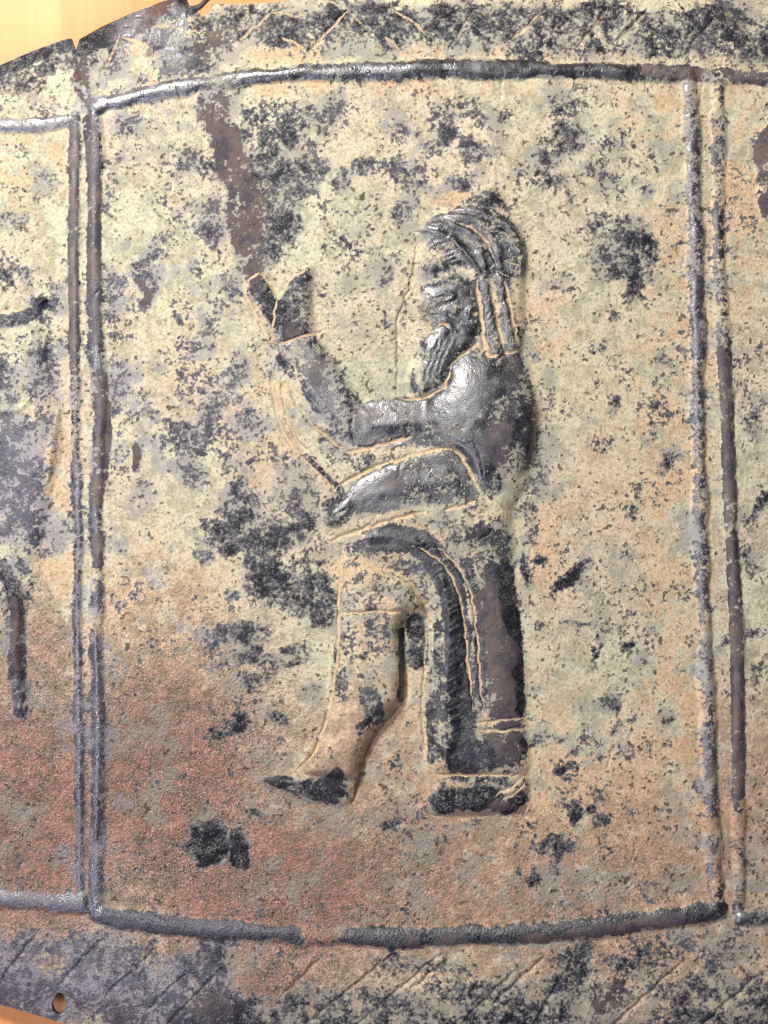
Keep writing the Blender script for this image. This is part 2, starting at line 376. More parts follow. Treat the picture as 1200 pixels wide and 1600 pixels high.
# folds in the top border by the broken hole, and cracks low on the panel
ridge([(151, 985), (153, 1080), (153, 1200), (151, 1310)], 11, 4)
ridge([(120, 860), (122, 1000), (124, 1150), (126, 1300)], 8, 2.5)
ridge([(285, -6), (262, 20), (238, 52), (230, 80)], 26, 9)
ridge([(300, 12), (292, 50), (285, 80)], 14, 3)
ridge([(118, 80), (126, 120), (130, 160)], 8, -4)
ridge([(318, 24), (322, 60), (330, 90)], 22, -4)
ridge([(214, 1236), (222, 1262), (230, 1296), (222, 1318)], 4, -3.2, jitter=3)
ridge([(206, 1246), (216, 1290), (212, 1330)], 9, 1.6, jitter=3)
ridge([(336, 1320), (334, 1290), (308, 1300), (304, 1330), (330, 1350)], 9, -1.5, jitter=3)

# ------------------------------------------------------------------ patina maps (stains with shapes of their own, plus painted lilac sheen)
WX = PX + fbm(PX, PY, 46, 501, 4) * 36
WY = PY + fbm(PX, PY, 46, 541, 4) * 36
bare = np.zeros((NY, NX), F); brown = np.zeros((NY, NX), F); pink = np.zeros((NY, NX), F); peach = np.zeros((NY, NX), F)
lilac = np.zeros((NY, NX), F); grain = np.zeros((NY, NX), F); green = np.zeros((NY, NX), F); pale = np.zeros((NY, NX), F)

def unit_(a):
    return (a - a.mean()) / a.std()

def blob(arr, x, y, rx, ry, amt, ang=0, soft=0.9, warp=True):
    m = max(rx, ry) * 1.7 + 30
    sl = window([(x, y)], m)
    ux = (WX if warp else PX)[sl] - x; uy = (WY if warp else PY)[sl] - y
    a = math.radians(ang); c, s = math.cos(a), math.sin(a)
    p = (ux * c + uy * s) / rx; q = (-ux * s + uy * c) / ry
    r = np.sqrt(p * p + q * q)
    v = amt * smooth((1 + soft * 0.5 - r) / soft)
    arr[sl] = np.maximum(arr[sl], v)

def line_blob(arr, pts, hw, amt, soft=0.5, wob=4):
    c = catmull(pts) if len(pts) > 2 else np.array(pts, float)
    sl = window(c, hw * 2 + 10); x, y = PX[sl], PY[sl]
    d = seg_dist(x + fbm(x, y, 22, 77, 3) * wob * 2, y + fbm(x, y, 22, 97, 3) * wob * 2, c)
    arr[sl] = np.maximum(arr[sl], amt * smooth((1 + soft * .5 - d / hw) / soft))

def poly_fill(arr, poly, amt, edge=4, shrink=0, wob=3):
    sl = window(poly, 16); x, y = PX[sl], PY[sl]
    x = x + fbm(x, y, 18, 877, 3) * wob * 2; y = y + fbm(x, y, 18, 897, 3) * wob * 2
    ins = inside(x, y, poly); d = seg_dist(x, y, poly, True); sd = np.where(ins, d, -d) - shrink
    arr[sl] = np.maximum(arr[sl], amt * smooth(0.5 + sd / edge))

BARE = [  # x, y, rx, ry, amount, angle
 (205,200,42,26,.42,0),(178,240,26,40,.30,0),(300,270,46,40,.50,20),(328,330,26,60,.62,0),(300,340,40,40,.42,0),(425,205,70,46,.62,0),(415,265,44,52,.72,0),
 (472,278,34,44,.84,0),(438,340,32,46,.82,0),(415,395,18,26,.72,0),(508,185,30,40,.62,0),(565,262,46,13,.62,-10),(528,285,14,22,.6,0),(480,210,24,60,.5,0),
 (250,380,42,18,.52,-35),(226,430,26,34,.58,0),(312,396,17,22,.66,0),(360,455,16,34,.55,0),(346,480,12,16,.5,0),(272,490,8,14,.74,0),(300,545,26,26,.50,0),(292,600,16,30,.55,20),
 (335,530,18,20,.45,0),(372,578,20,34,.60,0),(182,470,22,40,.5,0),(186,600,20,60,.50,0),(226,636,44,34,.44,0),(180,700,24,46,.5,0),(285,682,50,24,.58,-8),(330,640,36,50,.58,0),
 (380,660,32,40,.55,0),(375,715,40,26,.58,0),(245,700,24,24,.45,0),(300,740,26,34,.5,0),(205,760,24,30,.38,0),(430,690,26,30,.55,0),(445,730,26,34,.52,0),(300,480,200,260,.14,0),
 (378,796,46,34,.88,0),(352,836,36,34,.86,0),(370,770,22,30,.8,0),(418,852,40,40,.74,0),(455,800,40,50,.55,0),(485,770,24,30,.5,0),(432,905,46,36,.93,0),(482,925,46,40,.93,10),(512,962,24,34,.74,0),
 (322,880,16,16,.62,0),(326,826,14,20,.6,0),(360,925,12,12,.62,0),(500,880,34,40,.5,0),(364,993,46,20,.88,-6),(395,1030,52,20,.66,15),(340,1028,26,26,.58,0),(402,1066,22,15,.62,0),(448,1016,14,10,.66,0),(466,1034,26,9,.56,-20),
 (374,1128,20,22,.86,-35),(350,1148,22,10,.62,-20),(436,1132,17,13,.92,0),(482,1088,26,9,.46,-30),(310,955,20,40,.34,0),(326,1320,27,34,1.35,0),(371,1330,20,28,1.35,0),(281,1212,7,7,.7,0),(396,1272,16,10,.48,0),
 (622,200,26,28,.50,0),(692,215,28,28,.70,0),(734,236,24,26,.80,0),(718,286,30,15,.74,0),(642,268,38,36,.52,0),(632,322,22,26,.52,0),(604,424,16,26,.56,0),(700,180,30,14,.45,0),(604,500,14,40,.34,0),(560,380,70,40,.22,0),
 (575,450,50,60,.24,0),(770,170,40,24,.42,0),(870,170,46,28,.52,0),(884,212,40,26,.68,15),(836,258,46,20,.64,-10),(850,285,40,16,.55,0),(904,230,22,14,.66,0),(890,304,9,22,.64,10),(800,165,80,30,.34,0),
 (970,250,60,60,.34,0),(958,292,22,28,.52,0),(1010,310,14,34,.44,0),(930,358,28,20,.72,0),(984,366,36,30,.80,0),(966,404,44,34,.84,0),(985,446,16,36,.94,15),(926,396,14,14,.55,0),(1010,400,16,40,.6,0),(832,428,14,14,.42,0),(866,442,30,30,.38,0),
 (954,498,8,10,.72,0),(942,552,12,16,.58,0),(980,580,16,28,.46,-30),(956,634,14,20,.62,0),(872,560,12,20,.4,0),(858,620,18,60,.46,0),(842,716,15,50,.56,0),(866,772,14,22,.54,0),(1026,660,14,40,.5,20),(1046,724,12,28,.82,15),
 (1000,770,30,10,.54,-30),(984,790,14,26,.5,0),(940,694,22,16,.46,0),(1036,560,10,10,.5,0),
 (830,812,14,36,.62,0),(826,890,8,20,.82,-20),(846,868,16,8,.62,-30),(886,902,12,36,.98,36),(908,878,16,9,.74,0),(842,986,16,18,.60,0),(898,974,24,6,.60,0),(928,1012,6,30,.50,0),(976,1008,12,7,.84,-20),
 (846,1078,14,12,.50,0),(908,1092,12,24,.36,0),(950,1104,16,16,.78,0),(954,1140,7,14,.7,20),(1036,1120,12,14,.6,0),(846,1156,14,8,.6,0),(880,1206,20,10,.78,-25),(900,1270,13,17,.90,0),(940,1282,14,12,.72,0),(924,1268,12,6,.6,0),
 (868,1318,28,24,.80,0),(842,1372,24,14,.86,-15),(868,1350,12,20,.7,0),(812,1318,12,26,.4,0),(950,1318,16,24,.44,0),(804,1362,10,6,.6,0),(636,1320,36,28,.50,0),(612,1290,24,10,.5,35),(736,1290,14,8,.74,0),(736,1304,5,10,.7,0),(620,1196,8,10,.6,0),
 (1020,1406,10,5,.6,0),(1006,1010,40,30,.24,0),(1000,930,60,60,.16,0),(980,640,110,220,.12,0),(900,1260,120,140,.16,0),
 # left panel
 (60,290,50,34,.36,0),(26,345,20,20,.45,0),(20,430,34,30,.66,0),(60,470,30,12,.55,-30),(86,500,24,60,.48,0),(64,590,30,60,.66,0),(10,600,24,60,.74,0),(20,740,60,80,.80,0),(40,820,40,50,.62,0),(80,660,12,90,.4,0),
 (30,900,30,40,.66,0),(70,850,24,30,.5,0),(6,960,12,50,.6,0),
 # right panel
 (1160,1000,40,8,.6,-20),(1170,850,24,60,.45,0),(1180,660,20,60,.36,0),(1182,240,14,30,.6,0),(1160,370,34,30,.30,0),(1170,560,40,60,.24,0),(1190,790,14,20,.6,0),
 # top band
 (60,110,70,16,.72,-22),(30,125,40,18,.70,0),(160,75,50,24,.86,-24),(200,40,70,22,.92,-22),(180,95,30,34,.66,0),(230,140,60,16,.45,0),(290,80,50,50,.60,0),(330,80,30,36,.55,0),(400,40,60,32,.82,0),(450,50,50,30,.80,0),(520,40,50,40,.74,0),(560,70,60,20,.55,0),
 (600,40,60,30,.62,0),(690,30,70,26,.72,0),(780,25,70,24,.78,0),(860,35,60,30,.66,0),(940,26,60,26,.80,0),(1000,56,40,30,.6,0),(1060,50,60,36,.70,0),(1140,30,50,34,.86,0),(1180,60,50,40,.76,0),(800,60,500,34,.58,0),(700,30,560,26,.76,0),(1000,70,260,20,.6,0),
 (250,60,30,30,.7,0),
 # bottom band
 (30,1545,110,46,.80,16),(60,1480,70,26,.48,0),(170,1530,100,70,.62,12),(240,1580,90,40,.72,0),(330,1510,36,60,.93,0),(350,1470,26,20,.9,0),(345,1590,60,40,1.0,0),(290,1510,30,24,.85,0),
 (500,1570,80,30,.74,0),(470,1600,110,30,.86,0),(640,1510,70,20,.45,0),(600,1580,110,30,.62,0),(760,1560,90,36,.60,0),(780,1600,110,30,.84,0),(900,1500,24,50,.90,20),(880,1550,30,30,.86,0),(960,1505,26,12,.85,0),(860,1590,60,26,.84,0),
 (1080,1550,60,30,.64,0),(1000,1490,30,12,.5,0),(1120,1510,30,20,.5,0),(1180,1560,50,40,.72,0),(1050,1500,160,40,.4,0),(1100,1610,160,40,.8,0),(900,1620,400,30,.8,0),
]
for (x, y, rx, ry, a, an) in BARE: blob(bare, x, y, rx, ry, a * (.92 if a < .97 else 1), an, soft=1.25)
bare = np.clip(bare * 1.10 - .10, -.12, 2) + .03

# ribs
for k, amt in (('top_main', 1.08), ('top_left', .60), ('left_a', .70), ('left_b', .80), ('right_a', .56), ('right_b', .44), ('bottom_main', 1.22), ('bottom_left', .8), ('top_right', .40), ('bottom_right', .7)):
    sl, dn = rib_d[k]
    bare[sl] = np.maximum(bare[sl], amt * smooth((1.25 - dn) / 0.7))
def erase(arr, x, y, rx, ry, keep=0.0, ang=0):
    t = np.zeros((NY, NX), F); blob(t, x, y, rx, ry, 1.0, ang); arr *= (1 - t * (1 - keep))
erase(bare, 336, 132, 44, 14, .45); erase(bare, 500, 1456, 30, 24, .1); erase(bare, 143, 895, 10, 50, .2); erase(bare, 150, 965, 20, 22, .15)
erase(bare, 1095, 150, 20, 30, .3); erase(bare, 1112, 1310, 12, 30, .25); erase(bare, 1118, 1360, 10, 30, .4); erase(bare, 1154, 1340, 20, 70, .35); erase(bare, 1100, 1020, 16, 60, .45)
erase(bare, 440, 1520, 60, 46, .35)
line_blob(bare, [(0, 108), (60, 86), (105, 70)], 12, .9, .8); line_blob(bare, [(128, 68), (160, 56), (205, 36), (260, 12), (290, 4)], 22, 1.15, .5)
# figure: worn dark metal where it stands proud, shade painted beside the leg
for k, amt in (('torso', .94), ('lower_forearm', .88), ('fist', .80), ('cap', .84), ('cap_knob', .8), ('face', .80), ('beard', .86), ('hair_lappet', .95), ('hair_lappet_b', .95), ('raised_hand', .84), ('raised_forearm', .56),
               ('robe', .36), ('shoe', .40), ('foot', .12), ('forward_leg', .12), ('staff', .5), ('sleeve_fold', .26)):
    poly_fill(bare, fig_poly[k], amt * .96, 14, 3 if amt > .8 else 0, 5)
for pts, hw, amt in (
    ([(590, 846), (640, 842), (676, 866), (700, 905), (712, 970), (716, 1040), (722, 1120), (722, 1200)], 21, 1.0),
    ([(790, 890), (800, 960), (806, 1040), (808, 1110)], 12, 1.0), ([(770, 895), (776, 950), (786, 980)], 17, 1.0), ([(740, 840), (780, 842)], 18, .66), ([(728, 880), (748, 960), (752, 1100)], 10, .84),
    ([(694, 1160), (740, 1180), (800, 1170)], 26, .76), ([(690, 1250), (730, 1246), (770, 1244)], 20, .95), ([(790, 1262), (814, 1246)], 12, 1.0), ([(750, 1222), (800, 1220)], 10, .8),
    ([(580, 1090), (586, 1116)], 17, .74), ([(588, 1000), (592, 960)], 18, .44), ([(565, 1136), (572, 1128)], 10, .7),
    ([(626, 985), (628, 1040), (627, 1090)], 5, .95), ([(650, 975), (655, 1030)], 16, .72), ([(540, 1000), (530, 1080)], 16, .34), ([(672, 1100), (674, 1190)], 7, .8), ([(690, 980), (690, 1060), (688, 1130)], 14, .62),  # first stroke: shade painted down the forward leg's right edge
    ([(563, 855), (572, 860)], 12, .8), ([(755, 860), (800, 880)], 8, .5), ([(840, 560), (812, 520)], 8, .5), ([(440, 560), (500, 640)], 9, .9), ([(560, 900), (620, 925)], 14, .40)):
    line_blob(bare, pts, hw, amt * 1.25 if amt >= .95 else amt, .6, 4)
poly_fill(bare, np.array([(398, 1215), (436, 1212), (476, 1216), (508, 1212), (524, 1196), (533, 1194), (546, 1214), (546, 1244), (524, 1257), (472, 1245), (430, 1230)], float), 1.0, 7, 0, 4)
erase(bare, 640, 510, 34, 26, .2); erase(bare, 674, 408, 24, 18, .5); erase(bare, 650, 470, 12, 22, .3); erase(bare, 652, 400, 16, 40, .3)
erase(bare, 770, 780, 60, 22, .25, -20); erase(bare, 805, 740, 30, 30, .55); erase(bare, 720, 792, 50, 12, .4, -10); erase(bare, 450, 640, 26, 70, .2); erase(bare, 500, 720, 40, 20, .4, 40); line_blob(bare, [(480, 712), (534, 768)], 5, .8); line_blob(bare, [(512, 790), (545, 776)], 10, .85); erase(bare, 545, 575, 40, 24, .4, 40); erase(bare, 655, 580, 10, 30, .4)
# fill the grooves with deposit
gf = np.clip(groove_fill, 0, 1)
# brown films
line_blob(brown, [(338, 160), (348, 200), (356, 245), (376, 300), (386, 350), (388, 410)], 22, .9, .8, 16)
blob(brown, 388, 345, 30, 84, .85, -6, .9); blob(brown, 338, 176, 36, 30, .75, 0, .9); blob(brown, 352, 230, 20, 60, .6, 0, .9)
line_blob(brown, [(118, 185), (116, 300), (115, 400), (117, 520), (117, 580)], 8, 1.0, .4, 2)
line_blob(brown, [(140, 190), (148, 280), (147, 430), (150, 530)], 11, 1.0, .4, 2)
line_blob(brown, [(156, 590), (162, 660), (160, 720), (150, 780)], 12, 1.0, .4, 3); line_blob(brown, [(152, 840), (154, 880)], 9, 1.0)
line_blob(brown, [(1131, 535), (1136, 640), (1142, 800), (1148, 930), (1153, 1060), (1154, 1180), (1153, 1240)], 11, 1.0, .3, 2)
line_blob(brown, [(1090, 1225), (1112, 1250), (1111, 1200)], 10, .7); blob(brown, 1114, 1318, 11, 16, .9)
poly_fill(brown, fig3_poly, .95, 6, 1, 4)
line_blob(brown, [(758, 940), (772, 1000), (780, 1060), (782, 1112)], 20, .9, .5, 3); line_blob(brown, [(752, 880), (760, 930)], 9, .75)
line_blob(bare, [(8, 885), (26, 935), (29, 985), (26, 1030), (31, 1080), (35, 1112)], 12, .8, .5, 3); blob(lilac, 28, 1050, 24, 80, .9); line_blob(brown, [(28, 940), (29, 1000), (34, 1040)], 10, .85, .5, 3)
line_blob(bare, [(-60, 512), (0, 504), (36, 498), (66, 476)], 12, .95, .6, 3)
line_blob(brown, [(1010, 112), (1080, 116), (1130, 120), (1240, 124)], 11, .8, .6, 4)
line_blob(brown, [(820, 1468), (900, 1458), (980, 1446), (1060, 1434)], 11, .85, .6, 3); line_blob(brown, [(640, 1470), (720, 1466)], 12, .5)
for x, y, rx, ry, a in ((775, 690, 26, 44, .8), (616, 752, 24, 20, .68), (496, 582, 16, 34, .68), (572, 650, 22, 18, .62), (396, 452, 14, 26, .7), (455, 520, 12, 14, .65), (783, 1010, 18, 40, .9), (780, 1080, 20, 40, .95),
                        (790, 1160, 26, 40, .85), (790, 1264, 28, 10, .9), (768, 920, 14, 30, .6), (222, 466, 7, 22, 1), (217, 716, 7, 24, 1), (314, 708, 8, 8, 1), (798, 372, 10, 10, .9), (128, 120, 14, 46, .6), (320, 62, 26, 34, .75), (950, 1560, 36, 30, .6), (330, 1580, 34, 40, .5),
                        (690, 868, 16, 14, .0), (742, 1040, 10, 60, .5), (600, 690, 20, 8, .4)):
    if a: blob(brown, x, y, rx, ry, a, 0, .8)
brown *= 1 + .45 * unit_(fbm(PX, PY, 30, 733, 4, .75)) * .5
brown = np.clip(brown, 0, 1)
bare = np.maximum(bare, brown * 1.0)
# pigments of the crust
for x, y, rx, ry, a in ((50, 1290, 200, 250, 1), (-60, 1260, 200, 280, 1), (260, 1230, 200, 230, 1), (420, 1390, 260, 170, 1), (640, 1360, 220, 170, .75), (430, 1540, 110, 70, .9), (900, 1490, 300, 60, .5), (1180, 1290, 90, 260, .62), (60, 1040, 60, 110, .8), (1000, 1380, 200, 150, .58), (560, 1200, 120, 120, .62), (860, 1600, 500, 70, .5), (250, 1020, 120, 120, .45), (800, 1400, 260, 120, .68)):
    blob(pink, x, y, rx, ry, a, 0, 1.4)
for x, y, rx, ry, a in ((60, 255, 80, 60, .7), (1160, 300, 50, 180, .7), (1050, 700, 60, 420, .7), (90, 820, 30, 140, .8), (400, 640, 60, 90, .6), (1060, 1250, 90, 260, .9), (840, 520, 60, 60, .6), (1000, 1380, 240, 90, .7), (760, 1360, 200, 90, .7), (560, 880, 60, 50, .5), (850, 850, 36, 80, .7),
                        (560, 130, 300, 20, .7), (1030, 180, 60, 60, .7), (600, 1080, 60, 200, .5), (940, 760, 130, 200, .4), (250, 960, 120, 120, .6), (900, 1330, 360, 240, .75), (600, 1180, 120, 140, .6), (540, 85, 400, 12, .7), (1100, 1470, 180, 26, .9), (700, 1160, 60, 60, .5), (700, 310, 40, 14, .7), (300, 560, 70, 90, .35), (700, 840, 120, 40, .5)):
    blob(peach, x, y, rx, ry, a, 0, 1.4)
for x, y, rx, ry, a in ((560, 380, 120, 120, .8), (540, 590, 60, 60, 1), (600, 560, 60, 90, .6), (880, 560, 70, 60, .5), (980, 1000, 110, 100, .55), (1060, 70, 40, 20, .9), (880, 1240, 60, 120, .7), (780, 740, 80, 40, .9), (690, 800, 60, 30, .9), (240, 300, 80, 160, .4), (960, 560, 60, 60, .5), (640, 1380, 90, 60, .6), (950, 1390, 50, 50, .9), (450, 1010, 90, 70, .6), (610, 1000, 40, 100, .5), (790, 870, 40, 60, .6), (560, 960, 60, 60, .4), (350, 540, 60, 60, .3), (1000, 450, 80, 80, .4)):
    blob(green, x, y, rx, ry, a, 0, 1.4)
for x, y, rx, ry, a in ((10, 760, 90, 150, .9), (60, 560, 70, 140, .6), (190, 620, 70, 300, .7), (140, 1100, 50, 420, .9), (80, 1550, 200, 90, 1), (200, 1540, 160, 90, .8), (230, 890, 40, 60, 1), (220, 150, 120, 40, .8), (1092, 780, 30, 700, .55), (300, 640, 160, 160, .5), (250, 400, 140, 120, .35), (60, 190, 120, 30, .9), (90, 1408, 150, 22, .8), (280, 1445, 150, 20, .6), (640, 250, 120, 80, .35), (230, 60, 60, 60, .5), (500, 640, 60, 60, .5), (300, 960, 60, 90, .6)):  # lilac: violet stain, and sheen painted into the metal colour
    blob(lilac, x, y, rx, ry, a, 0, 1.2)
for x, y, rx, ry, a in ((60, 1230, 180, 260, 1), (260, 1230, 200, 260, 1), (480, 1380, 260, 120, .8), (180, 1540, 260, 100, .9), (800, 1400, 260, 160, .4), (430, 1540, 120, 60, .8)):
    blob(grain, x, y, rx, ry, a, 0, 1.4)


def unit(a):
    a = a - a.mean(); return a / a.std()
speck = unit(fbm(PX, PY, 11, 601, 3, .9)) * .20 + unit(fbm(PX, PY, 44, 621, 4, .7)) * .13
mid = np.clip(unit(fbm(PX, PY, 17, 641, 4, .75)) * .22 + .5, 0, 1)
mid2 = np.clip(unit(fbm(PX, PY, 38, 661, 5, .68)) * .22 + .5, 0, 1)
low = np.clip(unit(fbm(PX, PY, 120, 681, 3, .6)) * .22 + .5, 0, 1)
polish = np.zeros((NY, NX), F)
pitv = smooth((unit(vnoise(PX, PY, 5.0, 701) + .6 * vnoise(PX * .8 + PY * .6, PY * .8 - PX * .6, 6.5, 702)) - 1.55) / .5) * smooth((mid2 + low - .75) / .4) * .85
for k in ('torso', 'lower_forearm', 'fist', 'cap', 'face', 'beard', 'hair_lappet', 'hair_lappet_b', 'raised_forearm', 'robe', 'forward_leg'):
    poly_fill(polish, fig_poly[k], .5 if k in ('robe', 'forward_leg') else .86, 6, 2, 2)
for k in ribs:
    sl, dn = rib_d[k]; polish[sl] = np.maximum(polish[sl], (.6 if k in ('bottom_main', 'right_b') else 1.0) * smooth((1.1 - dn) / .3))
blob(polish, 90, 1540, 260, 80, .55); blob(polish, 240, 50, 60, 60, .9); blob(polish, 20, 740, 60, 120, .5)
# ------------------------------------------------------------------ fine relief of the sheet
H += fbm(PX, PY, 150, 11, 3) * 5
pk_ = 1 - .75 * np.clip(polish, 0, 1)
H += fbm(PX, PY, 26, 21, 3) * (1.1 + 1.7 * grain * pk_)
H += fbm(PX, PY, 15, 27, 3) * 3.2 * grain * pk_
H += fbm(PX, PY, 9, 31, 3) * (0.5 + 1.7 * grain * pk_) * (1 - np.clip(bare, 0, 1) * .6) * (1 - .5 * polish)
# light blur to round the joins (binomial)
def blur(a):
    b = a.copy()
    b[:, 1:-1] = .25 * a[:, :-2] + .5 * a[:, 1:-1] + .25 * a[:, 2:]
    c = b.copy()
    c[1:-1] = .25 * b[:-2] + .5 * b[1:-1] + .25 * b[2:]
    return c
H = blur(H)

# ------------------------------------------------------------------ which cells exist, snapped edges
cxs = (gx[:-1] + gx[1:]) / 2; cys = (gy[:-1] + gy[1:]) / 2
CX, CY = np.meshgrid(cxs.astype(F), cys.astype(F))
keep = inside(CX, CY, outline_a) & ~inside(CX, CY, hole_poly)
corner = np.zeros((NY, NX), np.int8)
for a, b in ((0, 0), (0, 1), (1, 0), (1, 1)):
    corner[a:NY - 1 + a, b:NX - 1 + b] += keep
border_v = (corner > 0) & (corner < 4)
VX = PX.copy(); VY = PY.copy()
bi = np.argwhere(border_v)
bx = PX[border_v].astype(float); by = PY[border_v].astype(float)
best = np.full(bx.shape, 1e9); qx = bx.copy(); qy = by.copy()
for ring in (outline_a, np.array(hole_poly)):
    n = len(ring)
    for i in range(n):
        a = ring[i]; b = ring[(i + 1) % n]; dx, dy = b - a; q = dx * dx + dy * dy + 1e-9
        t = np.clip(((bx - a[0]) * dx + (by - a[1]) * dy) / q, 0, 1)
        ex = a[0] + t * dx; ey = a[1] + t * dy; d = np.hypot(ex - bx, ey - by)
        m = d < best; best = np.where(m, d, best); qx = np.where(m, ex, qx); qy = np.where(m, ey, qy)
ok = best < 2.2 * STEP
VX[border_v] = np.where(ok, qx, bx); VY[border_v] = np.where(ok, qy, by)

# ------------------------------------------------------------------ bulging sheet in metres
d_edge = np.full((NY, NX), 1e3, F)
for ring in (edge_top, edge_bot):
    y_e = np.interp(gx, ring[:, 0], ring[:, 1]).astype(F)[None, :]
    sl_ = np.gradient(y_e[0], STEP)[None, :]
    d_edge = np.minimum(d_edge, np.abs(VY - y_e) / np.sqrt(1 + sl_ ** 2))
U = (VX - 660) / 660; V = (VY - 780) / 800
Z0 = ZREF - 0.0056 * U ** 2 / (1 + .25 * U ** 2) - 0.0022 * V ** 2
Z0 -= 0.0028 * np.clip(1 - d_edge / 75, 0, 1) ** 2
# the plan is given at the height of the sheet: a lower spot of the sheet lies a little farther out
K = (ZC - Z0) / (ZC - ZREF)
WXm = (VX - 600) * S * K
WYm = (800 - VY) * S * K
WZm = Z0 + H * S
P = np.stack([WXm, WYm, WZm], -1).astype(np.float64)
dPx = np.gradient(P, axis=1); dPy = np.gradient(P, axis=0)
NRM = -np.cross(dPx, dPy); NRM /= (np.linalg.norm(NRM, axis=2, keepdims=True) + 1e-12)

# ------------------------------------------------------------------ split into parts
def at_cells(sl, val, fill):
    full = np.full((NY, NX), fill, F); full[sl] = val
    return .25 * (full[:-1, :-1] + full[1:, :-1] + full[:-1, 1:] + full[1:, 1:])
names = {}
lab = np.zeros((NY - 1, NX - 1), np.int16)
def setlab(mask, name, parent):
    i = len(names) + 1; names[i] = (name, parent); lab[mask] = i; return i
yt = np.interp(cxs, full_top[:, 0], full_top[:, 1])[None, :]; yb = np.interp(cxs, full_bot[:, 0], full_bot[:, 1])[None, :]
xl = np.interp(cys, [180, 1420], [133, 138])[:, None]; xr = np.interp(cys, [120, 500, 1000, 1430], [1102, 1110, 1127, 1140])[:, None]
inner = (CY >= yt) & (CY <= yb)
setlab(CY < yt, 'border_band', 'plaque'); setlab(CY > yb, 'border_band', 'plaque')
setlab(inner & (CX < xl), 'panel', 'plaque'); setlab(inner & (CX > xr), 'panel', 'plaque')
PANEL = setlab(inner & (CX >= xl) & (CX <= xr), 'panel', 'plaque')
for k in ribs:
    sl, dn = rib_d[k]
    setlab(at_cells(sl, dn, 9.0) < 1.0, 'rib', 'plaque')
f2 = setlab(at_cells(fig2[0], fig2[1], -9) > 0, 'relief_figure', 'plaque')
f3 = setlab(at_cells(fig3[0], fig3[1], -9) > 0, 'relief_figure', 'plaque')
FIG = None
for k in ('torso', 'robe', 'forward_leg', 'foot', 'shoe', 'staff', 'sleeve_fold', 'lower_forearm', 'fist', 'raised_forearm', 'raised_hand', 'beard', 'face', 'cap', 'cap_knob', 'hair_lappet', 'hair_lappet_b'):
    sl, sd = fig_in[k]
    m = at_cells(sl, sd, -9) > -1
    if k == 'torso': FIG = setlab(m, 'relief_figure', 'plaque')
    else: setlab(m, k.replace('_b', '') if k.endswith('_b') else k, 'figure')
lab[~keep] = 0

# ------------------------------------------------------------------ materials
def new_mat(name):
    m = bpy.data.materials.new(name); m.use_nodes = True
    nt = m.node_tree; nt.nodes.clear()
    return m, nt
class NT:
    def __init__(s, nt): s.nt = nt
    def n(s, t, **k):
        x = s.nt.nodes.new(t)
        for a, b in k.items(): setattr(x, a, b)
        return x
    def l(s, a, b): s.nt.links.new(a, b)
    def val(s, sock, v):
        if hasattr(v, 'is_output') or isinstance(v, bpy.types.NodeSocket): s.l(v, sock)
        else: sock.default_value = v
    def m(s, op, a, b=0.0, c=None, clamp=False):
        x = s.n('ShaderNodeMath', operation=op, use_clamp=clamp)
        s.val(x.inputs[0], a); s.val(x.inputs[1], b)
        if c is not None: s.val(x.inputs[2], c)
        return x.outputs[0]
    def ss(s, v, lo, hi, a=0.0, b=1.0):
        x = s.n('ShaderNodeMapRange', interpolation_type='SMOOTHSTEP')
        s.val(x.inputs[0], v)
        for i, q in enumerate((lo, hi, a, b)): s.val(x.inputs[i + 1], q)
        return x.outputs[0]
    def mix(s, f, a, b, blend='MIX'):
        x = s.n('ShaderNodeMix', data_type='RGBA', blend_type=blend)
        s.val(x.inputs[0], f); s.val(x.inputs[6], a); s.val(x.inputs[7], b)
        return x.outputs[2]
    def noise(s, vec, scale, detail=4, rough=.6, dist=0.0):
        x = s.n('ShaderNodeTexNoise')
        s.l(vec, x.inputs['Vector']); x.inputs['Scale'].default_value = scale
        x.inputs['Detail'].default_value = detail; x.inputs['Roughness'].default_value = rough; x.inputs['Distortion'].default_value = dist
        return x.outputs['Fac']
def srgb(r, g, b):
    f = lambda c: ((c / 255 + .055) / 1.055) ** 2.4 if c > 10 else c / 255 / 12.92
    return (f(r), f(g), f(b), 1)

patina, nt = new_mat("patinated_bronze")
g = NT(nt)
tc = g.n('ShaderNodeTexCoord')
mp = g.n('ShaderNodeMapping'); mp.inputs['Scale'].default_value = (100, 100, 100)   # 1 unit = 1 cm = 100 plan units
g.l(tc.outputs['Object'], mp.inputs['Vector'])
co = mp.outputs['Vector']
aA = g.n('ShaderNodeAttribute', attribute_name='stain_a'); aB = g.n('ShaderNodeAttribute', attribute_name='stain_b')
sA = g.n('ShaderNodeSeparateColor'); sB = g.n('ShaderNodeSeparateColor')
g.l(aA.outputs['Color'], sA.inputs[0]); g.l(aB.outputs['Color'], sB.inputs[0])
BAREa, BROWNa, PINKa, PEACHa = sA.outputs[0], sA.outputs[1], sA.outputs[2], aA.outputs['Alpha']
FILLa, LILACa, GRAINa, GREENa = sB.outputs[0], sB.outputs[1], sB.outputs[2], aB.outputs['Alpha']
aC = g.n('ShaderNodeAttribute', attribute_name='stain_c'); sC = g.n('ShaderNodeSeparateColor'); g.l(aC.outputs['Color'], sC.inputs[0])
n_spk, n_mid, n_mid2, n_low = sC.outputs[0], sC.outputs[1], sC.outputs[2], aC.outputs['Alpha']
aP = g.n('ShaderNodeAttribute', attribute_name='polish'); POL = aP.outputs['Fac']
n_fine = g.noise(co, 19.0, 2, .70)
n_grain = g.noise(co, 42.0, 1, .6)
